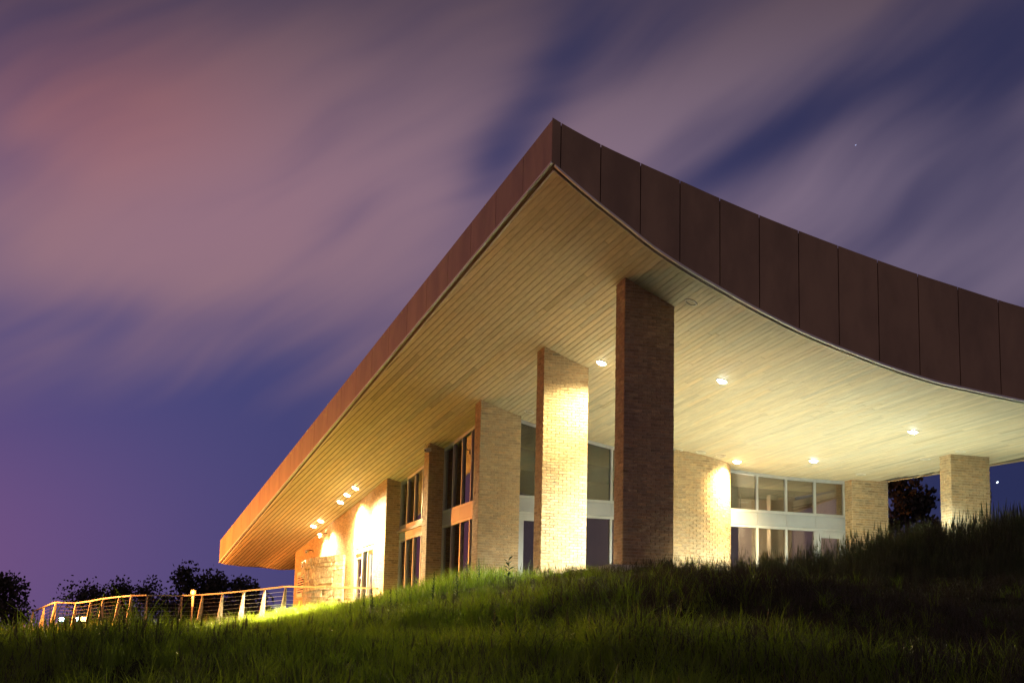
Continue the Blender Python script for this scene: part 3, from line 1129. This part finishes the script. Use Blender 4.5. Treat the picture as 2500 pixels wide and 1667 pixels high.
# ------------------------------------------------------------------ cameras and cable on the wall
def security_camera(loc, aim, label, arm_from, body=.30, rad=.055):
    e = empty('security_camera', loc, label, 'security camera', 'security cameras under the left soffit')
    a = Vector(aim).normalized()
    mb = MB(); mb.tube([a * (-body * .5), a * (body * .42), a * (body * .5)], [rad, rad, rad * .8], 10)
    o = link('housing', mb.mesh('housing', M['white_paint'])); o.parent = e
    mb = MB(); up = Vector((0, 0, rad * 1.05)); sd = a.cross(Vector((0, 0, 1))).normalized() * rad * 1.1
    p = [a * (-body * .5) + up - sd, a * (-body * .5) + up + sd, a * (body * .62) + up + sd, a * (body * .62) + up - sd]
    mb.quadbox([*p, *[q + Vector((0, 0, .012)) for q in p]])
    o = link('sunshield', mb.mesh('sunshield', M['white_paint'])); o.parent = e
    mb = MB(); mb.tube([a * (body * .48), a * (body * .505)], rad * .6, 10)
    o = link('lens', mb.mesh('lens', M['black'])); o.parent = e
    mb = MB(); mb.tube([Vector(arm_from) - Vector(loc), a * (-body * .2) + Vector((0, 0, rad))], .018, 6)
    o = link('bracket', mb.mesh('bracket', M['black'])); o.parent = e


security_camera((13.30, 48.75, 7.28), (-.55, -.6, -.15), 'dim security camera at the top of the fourth dark column', (13.48, 49.3, 7.50))
security_camera((13.22, 62.7, 5.98), (-.5, -.85, -.12), 'brightly lit white security camera beside the left glare on the wall', (13.5, 62.9, 6.12), .34, .06)
security_camera((13.30, 65.5, 5.62), (-.4, -.9, -.2), 'smaller security camera in shade high on the far end of the wall', (13.5, 65.55, 5.7), .26)
mb = MB()
pts = [(13.42, yy, zs(13.42, yy) - .02) for yy in np.linspace(49.45, 60.2, 14)]
mb.tube([(13.40, 49.1, 7.36), (13.42, 49.4, 7.52)] + pts + [(13.42, 61.6, zs(13.42, 61.6) - .03), (13.32, 62.5, 6.12)], .013, 5)
tag(mb.build('cable_conduit', M['rail']), 'thin dark conduit running along the soffit between two security cameras', 'cable')

# ------------------------------------------------------------------ railing
RAILP = [(13.40, 54.6, 3.62), (12.75, 58.0, 3.82), (11.75, 61.25, 3.99), (11.38, 63.26, 4.0), (10.92, 64.98, 4.0), (10.43, 66.83, 4.0), (9.90, 68.33, 4.0), (9.27, 69.52, 4.0),
         (8.02, 70.20, 4.0), (7.49, 70.87, 4.0), (7.14, 72.02, 4.0), (6.68, 73.80, 4.0), (6.38, 76.07, 4.0), (5.94, 78.2, 4.0), (5.09, 78.19, 4.0), (4.88, 82.5, 4.0), (4.67, 87.3, 4.0)]
RL = empty('cable_railing', (11.75, 61.25, FLOOR), 'cable railing with tapered pale posts running along the hilltop path on the left', 'railing')


def rpart(mb, name, m):
    o = link(name, mb.mesh(name, m)); o.parent = RL
    o.matrix_parent_inverse = Matrix.Translation(-Vector((11.75, 61.25, FLOOR)))
    return o


for a, b in zip(RAILP[:-1], RAILP[1:]):
    mb = MB()
    d = Vector((b[0] - a[0], b[1] - a[1], 0)).normalized(); s_ = Vector((d.y, -d.x, 0)) * .045
    A, B = Vector(a), Vector(b)
    g = d * .004
    mb.quadbox([A - s_ + g, A + s_ + g, B + s_ - g, B - s_ - g, A - s_ + g + Vector((0, 0, .05)), A + s_ + g + Vector((0, 0, .05)), B + s_ - g + Vector((0, 0, .05)), B - s_ - g + Vector((0, 0, .05))])
    rpart(mb, 'top_rail', M['rail'] if a[1] < 61 else M['fin'])
for i, (x, y, z) in enumerate(RAILP[1:]):
    d = Vector((RAILP[min(i + 2, len(RAILP) - 1)][0] - RAILP[i][0], RAILP[min(i + 2, len(RAILP) - 1)][1] - RAILP[i][1], 0)).normalized()
    o_ = Vector((d.y, -d.x, 0))
    if o_.x > 0: o_ = -o_                        # fins widen outwards, down the slope
    d = d * .022
    base = FLOOR - .25
    mb = MB()
    if i in (0,):
        mb.tube([(x, y, base), (x, y, z)], .018, 6)
    else:
        P = Vector((x, y, 0))
        mb.quadbox([P - d - o_ * .03 + Vector((0, 0, base)), P + d - o_ * .03 + Vector((0, 0, base)), P + d + o_ * .26 + Vector((0, 0, base)), P - d + o_ * .26 + Vector((0, 0, base)),
                    P - d - o_ * .03 + Vector((0, 0, z - .002)), P + d - o_ * .03 + Vector((0, 0, z - .002)), P + d + o_ * .035 + Vector((0, 0, z - .002)), P - d + o_ * .035 + Vector((0, 0, z - .002))])
    rpart(mb, 'post', M['fin'] if i else M['rail'])
for k in range(6):
    mb = MB()
    mb.tube([(x, y, z - .15 - k * .145) for x, y, z in RAILP], .005, 4)
    rpart(mb, 'cable', M['cable'])

# ------------------------------------------------------------------ lamps outdoors
def sodium_lamp(loc, h, label, watts, rad=.14):
    x, y = loc
    g = float(zground(np.array([x]), np.array([y]))[0])
    e = empty('path_lamp', (x, y, g), label, 'lamp')
    mb = MB(); mb.tube([(0, 0, 0), (0, 0, h - .55)], [.05, .045], 8)
    o = link('post', mb.mesh('post', M['black'])); o.parent = e
    mb = MB(); mb.tube([(0, 0, h - .62), (0, 0, h - .5), (0, 0, h - .12)], [.045, .055, .055], 10)
    o = link('stem_glow', mb.mesh('stem_glow', M['sodium'])); o.parent = e
    mb = MB(); mb.tube([(0, 0, h - .08), (0, 0, h + .02), (0, 0, h + .12)], [.09, rad, .10], 12)
    o = link('lens', mb.mesh('lens', M['sodium'])); o.parent = e
    mb = MB(); mb.tube([(0, 0, h + .121), (0, 0, h + .17)], [.15, .05], 12)
    o = link('cap', mb.mesh('cap', M['black'])); o.parent = e
    L = bpy.data.lights.new('sodium_light', 'POINT'); L.energy = watts; L.color = (1.0, .30, .05); L.shadow_soft_size = .1
    lo = bpy.data.objects.new('sodium_light', L); COL.objects.link(lo); lo.parent = e; lo.location = (-.1, -.34, h + .02)
    return e


gl = float(zground(np.array([11.5]), np.array([82.45]))[0])
sodium_lamp((11.5, 82.45), 4.92 - gl, 'small orange sodium lamp glowing behind the railing in front of the trees', 1200)
gl = float(zground(np.array([1.2]), np.array([77.0]))[0])
sodium_lamp((1.2, 77.0), 4.9 - gl, 'tall orange sodium lamp beside the hill, left of the railing end', W_SODIUM)

# ------------------------------------------------------------------ car with its lamps on, beyond the railing
def car():
    gx, gy = 9.0, 101.5
    g = float(zground(np.array([gx]), np.array([gy]))[0])
    z0 = max(g, 3.62)
    e = empty('parked_car', (gx, gy, z0), 'dark car with glaring white headlight and amber lamp seen through the railing', 'car')
    ang = R(215)
    rot = Matrix.Rotation(ang, 3, 'Z')

    def add(mb, name, m, par=e):
        mb.v = [tuple(rot @ Vector(v)) for v in mb.v]
        o = link(name, mb.mesh(name, m)); o.parent = par
        return o
    mb = MB()
    prof = [(-2.1, .35, .75), (-2.05, .35, .95), (-1.2, .3, 1.0), (-.9, .3, 1.02), (.9, .3, .98), (1.5, .3, .9), (2.1, .35, .72)]
    for (x0, b0, t0), (x1, b1, t1) in zip(prof[:-1], prof[1:]):
        mb.quadbox([(x0, -.85, b0), (x1, -.85, b1), (x1, .85, b1), (x0, .85, b0), (x0, -.82, t0), (x1, -.82, t1), (x1, .82, t1), (x0, .82, t0)])
    add(mb, 'body', M['car'])
    mb = MB(); mb.quadbox([(-1.5, -.76, .99), (1.0, -.76, .97), (1.0, .76, .97), (-1.5, .76, .99), (-.9, -.6, 1.42), (.25, -.6, 1.42), (.25, .6, 1.42), (-.9, .6, 1.42)])
    add(mb, 'cabin', M['car'])
    for sx in (-1.3, 1.35):
        for sy in (-.86, .68):
            mb = MB(); mb.tube([(sx, sy, .32), (sx, sy + .18, .32)], .32, 14)
            add(mb, 'wheel', M['rubber'])
    for sy, m in ((-.6, 'headlamp'), (.6, 'headlamp')):
        mb = MB(); mb.box(2.08, 2.14, sy - .17, sy + .17, .58, .74)
        add(mb, 'headlight', M[m])
    mb = MB(); mb.box(1.5, 1.95, .83, .87, .55, .78)
    add(mb, 'indicator', M['amber'])


car()

# ------------------------------------------------------------------ vegetation
def tuft_mesh(name, blades, hmin, hmax, spread, width, lean, m, seg=3, head=False):
    v, f = [], []
    for _ in range(blades):
        a = random.uniform(0, 2 * math.pi); r = spread * math.sqrt(random.random())
        bx, by = r * math.cos(a), r * math.sin(a)
        h = random.uniform(hmin, hmax)
        d = random.uniform(0, 2 * math.pi); ln = abs(random.gauss(0, lean)) * h + .02
        ta = random.uniform(0, math.pi)
        wx, wy = math.cos(ta) * width / 2, math.sin(ta) * width / 2
        b = len(v)
        for i in range(seg):
            t = i / seg
            k = ln * t * t
            w = (1 - t * .55)
            x, y, z = bx + math.cos(d) * k, by + math.sin(d) * k, h * (t - .10 * (ln / h) * t * t) - .03
            v += [(x - wx * w, y - wy * w, z), (x + wx * w, y + wy * w, z)]
        v.append((bx + math.cos(d) * ln, by + math.sin(d) * ln, h * (1 - .18 * ln / h) - .03))
        for i in range(seg - 1):
            p = b + 2 * i
            f.append((p, p + 1, p + 3, p + 2))
        p = b + 2 * (seg - 1)
        f.append((p, p + 1, p + 2))
        if head and random.random() < .35:
            q = v[-1]; s_ = width * 1.1
            b2 = len(v)
            v += [(q[0] - s_, q[1], q[2] - .14), (q[0] + s_, q[1], q[2] - .14), (q[0] + s_ * .5, q[1], q[2] + .06), (q[0], q[1] - s_, q[2] - .14), (q[0], q[1] + s_, q[2] - .14), (q[0], q[1] + s_ * .5, q[2] + .06)]
            f += [(b2, b2 + 1, b2 + 2), (b2 + 3, b2 + 4, b2 + 5)]
    me = bpy.data.meshes.new(name)
    me.from_pydata(v, [], f)
    me.materials.append(m)
    return me


def scatter(name, pts, scales, protos, tilt=.22):
    coll = bpy.data.collections.new(name + '_tufts')
    for i, me in enumerate(protos):
        coll.objects.link(bpy.data.objects.new(name + '_tuft', me))
    me = bpy.data.meshes.new(name)
    me.from_pydata(pts.tolist(), [], [])
    at = me.attributes.new('size', 'FLOAT', 'POINT')
    at.data.foreach_set('value', np.asarray(scales, np.float32))
    o = link(name, me, None, 'stuff')
    ng = bpy.data.node_groups.new(name + '_scatter', 'GeometryNodeTree')
    ng.interface.new_socket('Geometry', in_out='INPUT', socket_type='NodeSocketGeometry')
    ng.interface.new_socket('Geometry', in_out='OUTPUT', socket_type='NodeSocketGeometry')
    gi = ng.nodes.new('NodeGroupInput'); go = ng.nodes.new('NodeGroupOutput')
    inst = ng.nodes.new('GeometryNodeInstanceOnPoints')
    ci = ng.nodes.new('GeometryNodeCollectionInfo')
    ci.inputs[0].default_value = coll
    ci.inputs['Separate Children'].default_value = True
    ci.inputs['Reset Children'].default_value = True
    rv = ng.nodes.new('FunctionNodeRandomValue'); rv.data_type = 'FLOAT_VECTOR'
    rv.inputs[0].default_value = (-tilt, -tilt, 0); rv.inputs[1].default_value = (tilt, tilt, 6.283)
    na = ng.nodes.new('GeometryNodeInputNamedAttribute'); na.data_type = 'FLOAT'; na.inputs[0].default_value = 'size'
    L = ng.links.new
    L(gi.outputs[0], inst.inputs['Points'])
    L(ci.outputs[0], inst.inputs['Instance'])
    inst.inputs['Pick Instance'].default_value = True
    L(rv.outputs[0], inst.inputs['Rotation'])
    L(na.outputs[0], inst.inputs['Scale'])
    L(inst.outputs[0], go.inputs[0])
    md = o.modifiers.new('scatter', 'NODES'); md.node_group = ng
    return o


def in_view(x, y, pad=2.5):
    X = .9513 * x - .3082 * y; Yd = .3082 * x + .9513 * y
    return (Yd > 11) & (np.abs(X) < .31 * Yd + pad)


def plateau(x, y):
    """true where paving or the building stands"""
    a = (x > 12.95) & (y > 33.5) | (x > 15.5) & (y > 32.9)
    b = (x > 11.6) & (y > 61.2) | (x > 9.2) & (y > 69.3) | (x > 7.4) & (y > 70.7) | (x > 5.8) & (y > 77.9) | (x > 4.7) & (y > 86)
    return a | b


tufts = [tuft_mesh('meadow_tuft', 22, .16, .52, .15, .0125, .60, M['grass']) for _ in range(6)]
tufts += [tuft_mesh('meadow_tuft', 16, .30, .66, .12, .0120, .45, M['grass'], 4) for _ in range(3)]
tufts += [tuft_mesh('meadow_tuft', 10, .25, .60, .14, .0105, .50, M['tallgrass'], 4, True) for _ in range(2)]
P = []; S = []
for (y0, y1, dens, sc) in [(9, 24, 24, .80), (24, 38, 20, .70), (38, 60, 14, .76), (60, 92, 12, .86)]:
    n = int(60 * (y1 - y0) * dens)
    x = rng.uniform(-22, 38, n); y = rng.uniform(y0, y1, n)
    k = in_view(x, y) & ~plateau(x, y)
    x, y = x[k], y[k]
    k = (x < 32)
    x, y = x[k], y[k]
    patch = .62 + .75 * (.5 + .5 * np.sin(x * .8 + 2 * np.sin(y * .43))) * (.5 + .5 * np.sin(y * .61 + x * .3))
    P.append(np.stack([x, y, zground(x, y)], 1)); S.append(sc * patch * rng.uniform(.75, 1.3, len(x)))
P = np.vstack(P); S = np.concatenate(S)
# right of the front column browner grass, its colour darkened for the unlit slope
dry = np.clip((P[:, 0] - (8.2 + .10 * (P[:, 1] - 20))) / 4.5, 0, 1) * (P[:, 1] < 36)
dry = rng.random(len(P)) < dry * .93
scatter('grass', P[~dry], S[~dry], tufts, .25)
shaded_drytufts = [tuft_mesh('dry_tuft', 20, .18, .55, .15, .0115, .60, M['shaded_drygrass'], 3, i == 0) for i in range(4)]
scatter('shaded_dry_grass', P[dry], S[dry], shaded_drytufts, .25)

tall = [tuft_mesh('tall_tuft', 26, .45, 1.05, .13, .010, .28, M['tallgrass'], 4, True) for _ in range(5)]
n = 10500
x = rng.uniform(14, 31, n); y = 32.0 - np.abs(rng.normal(0, 1.5, n))
# tallest to the right, thinning out towards the dark front column
w = np.clip((x - 14.6) / 5.0, 0, 1)
clump = (.5 + .5 * np.sin(x * 2.1 + 1.7 * np.sin(y * 1.3)))
k = rng.random(n) < w * (.25 + .75 * clump)
x, y = x[k], y[k]
sz = (.55 + .75 * np.clip((x - 15.6) / 5, 0, 1)) * rng.uniform(.6, 1.15, len(x)) * np.clip(1 - (31.9 - y) / 6, .4, 1)
scatter('tall_grass', np.stack([x, y, zground(x, y)], 1), sz, tall, .12)


def ground_at(x, y):
    return float(zground(np.array([x]), np.array([y]))[0])


def weed(x, y, h, label, broad=False):
    h *= 1.3
    g = ground_at(x, y)
    e = empty('weed_plant', (x, y, g), label, 'plant', 'dark leafy weeds standing in the grass')
    lean = Vector((random.uniform(-.06, .06), random.uniform(-.06, .06), 1)) * h
    mb = MB(); mb.tube([(0, 0, -.05), tuple(lean * .55 + Vector((.01, .0, 0))), tuple(lean)], [.010, .008, .004], 5)
    o = link('stem', mb.mesh('stem', M['weed'])); o.parent = e
    mb = MB()
    n = 11 if broad else int(26 + h * 30)
    for i in range(n):
        t = .18 + .82 * i / n
        p = lean * t
        a = i * 2.4 + random.uniform(-.4, .4)
        ln = (.15 if broad else .15 * (1.15 - t * .85)) * random.uniform(.8, 1.2)
        wd = .032 if broad else .011
        dr = Vector((math.cos(a), math.sin(a), random.uniform(.5, .9))).normalized()
        sd = dr.cross(Vector((0, 0, 1))).normalized() * wd
        mid = p + dr * ln * .5 + Vector((0, 0, .01)); tip = p + dr * ln - Vector((0, 0, ln * .12))
        mb.face([p, mid + sd, tip, mid - sd])
    o = link('leaves', mb.mesh('leaves', M['weed']), None, None); o.parent = e
    return e


# x, y, height, label
WEEDS = [
    (9.66, 34.67, .52, 'dark spiky weed in the bright grass below the fourth dark column'),
    (10.01, 34.06, .52, 'dark spiky weed in the grass below the orange spandrel window'),
    (11.30, 36.80, .48, 'pale green spiky weed against the foot of the third brick column'),
    (11.03, 36.90, .40, 'short weed just left of the third brick column'),
    (7.80, 32.87, .42, 'leftmost dark weed of the cluster below the double doors'),
    (8.11, 33.33, .52, 'slender dark weed in the middle of the cluster below the double doors'),
    (7.89, 31.04, .54, 'bushy dark weed at the right of the cluster below the doors'),
    (8.02, 31.10, .46, 'dark weed leaning against the bushy one below the doors'),
    (8.25, 31.02, .42, 'lone dark weed right of the cluster in front of the doors'),
    (7.67, 33.38, .28, 'short dark weed on the slope under the stone porch'),
    (9.30, 60.50, .42, 'small dark weed low on the slope under the railing posts'),
]
for x, y, h, lb in WEEDS: weed(x, y, h, lb)
weed(11.48, 35.30, .42, 'broad-leaved weed at the white door frame between two brick columns', True)


def shrub(x, y, label):
    g = ground_at(x, y)
    e = empty('twiggy_shrub', (x, y, g), label, 'shrub')
    mb = MB()
    lf = MB()
    for i in range(46):
        a = random.uniform(0, 6.28); h = random.uniform(.6, 1.25); r = random.uniform(.2, .75)
        pts = [Vector((0, 0, 0))]
        for t in (.3, .55, .8, 1.0):
            pts.append(Vector((math.cos(a) * r * t ** 1.5, math.sin(a) * r * t ** 1.5, h * (t - .32 * t * t * t))))
        mb.tube(pts, [.009, .008, .006, .004, .002], 4)
        for _ in range(14):
            t = random.uniform(.35, 1); k = min(3, int(t * 4)); p = pts[k].lerp(pts[k + 1], random.random())
            d = Vector((random.gauss(0, 1), random.gauss(0, 1), random.gauss(.3, .6))).normalized() * random.uniform(.05, .13)
            mb.tube([p, p + d], [.003, .0015], 3, cap=False)
            q = p + d * random.random(); s_ = d.cross(Vector((0, 0, 1))).normalized() * .008
            lf.face([q, q + d * .25 + s_, q + d * .5, q + d * .25 - s_])
    o = link('branches', mb.mesh('branches', M['twig'])); o.parent = e
    o = link('leaves', lf.mesh('leaves', M['tallgrass'])); o.parent = e


shrub(19.1, 31.3, 'arching twiggy shrub in front of the brick pier at the end of the windows')


def tree(x, y, h, wd, label, seed, lobes=9, leaf=.30, bare=.25, n=2600):
    r_ = random.Random(seed)
    g = ground_at(x, y)
    e = empty('tree', (x, y, g), label, 'tree', 'dark trees against the night sky')
    mb = MB()
    th = h * bare
    mb.tube([(0, 0, -.2), (r_.uniform(-.1, .1), 0, th), (r_.uniform(-.25, .25), 0, h * .75)], [h * .028, h * .02, h * .006], 8)
    cents = []
    for i in range(lobes):
        a = r_.uniform(0, 6.28); t = r_.random()
        z = th + (h - th) * t * .93
        rr = wd * .5 * r_.uniform(.25, 1.0) * (1.0 - .75 * t ** 1.6)
        p = Vector((math.cos(a) * rr, math.sin(a) * rr, z))
        rad = wd * r_.uniform(.09, .20)
        cents.append((p, rad))
        mb.tube([(0, 0, th * r_.uniform(.7, 1.3)), tuple(p * .5 + Vector((0, 0, th * .35))), tuple(p)], [h * .011, h * .007, h * .003], 5)
    o = link('trunk', mb.mesh('trunk', M['bark'])); o.parent = e
    cents.append((Vector((0, 0, h - wd * .16)), wd * .17))
    lf = MB()
    for i in range(n):
        p, rad = r_.choice(cents)
        d = Vector((r_.gauss(0, 1), r_.gauss(0, 1), r_.gauss(0, .8)))
        d = d.normalized() * rad * (r_.random() ** .45) * r_.choice([1, 1, 1, 1.1])
        q = p + d
        u = Vector((r_.gauss(0, 1), r_.gauss(0, 1), r_.gauss(0, 1))).normalized() * leaf * r_.uniform(.5, 1.1)
        w = u.cross(Vector((r_.gauss(0, 1), r_.gauss(0, 1), r_.gauss(0, 1)))).normalized() * leaf * .3
        lf.face([q - u * .5, q + w, q + u * .5, q - w])
    o = link('crown', lf.mesh('crown', M['leaf'])); o.parent = e


tree(6.4, 187.5, 8.0, 11.0, 'broad dark tree at the far left edge behind the railing end', 3, 24, .5, .04, 6000)
tree(-3.0, 183, 8.4, 9.0, 'dark tree half cut off by the left edge of the view', 4, 18, .5, .04, 4200)
tree(12.4, 153.4, 5.4, 9.0, 'low spreading tree leftmost of the clump behind the railing', 5, 24, .34, .02, 4200)
tree(15.2, 153, 6.0, 7.5, 'small bushy tree second from the left in the railing clump', 6, 20, .34, .03, 3600)
tree(17.6, 152.2, 6.7, 6.4, 'leaning open-topped tree in the middle of the railing clump', 7, 14, .32, .06, 2200)
tree(20.4, 151.1, 7.4, 8.6, 'tallest dark tree of the clump, above the orange path lamp', 8, 26, .38, .03, 5200)
tree(22.8, 150.5, 7.0, 8.4, 'round dark tree right of the tallest one in the clump', 9, 26, .38, .03, 5200)
tree(25.3, 149.8, 6.4, 8.0, 'dark tree at the right end of the clump, left of the roof tip', 10, 24, .38, .03, 4800)
tree(47.2, 79.2, 9.3, 5.6, 'loose dark tree seen between the window pier and the end pillar', 11, 18, .34, .1, 4200)
tree(50.3, 78.0, 8.2, 4.2, 'dark tree mostly hidden behind the end brick pillar', 12, 14, .34, .1, 3200)


# ------------------------------------------------------------------ stars
def star(loc, rad, m, label, drift_):
    e = MB()
    n = 8
    d = Vector(drift_).normalized()
    e.tube([d * (-rad * 1.8), d * (-rad * .8), d * (rad * .8), d * (rad * 1.8)], [rad * .3, rad, rad, rad * .3], 8)
    o = link('star', e.mesh('star', m))
    o.location = loc
    tag(o, label, 'star')


star((344.7, 519.0, 80.1), .24, M['star'], 'bright star low in the dark blue sky right of the end brick pillar', (.8, -.2, .75))
star((300.3, 533.4, 200.1), .17, M['starfaint'], 'faint star in a dark gap between the clouds above the right roof edge', (.8, -.2, .75))
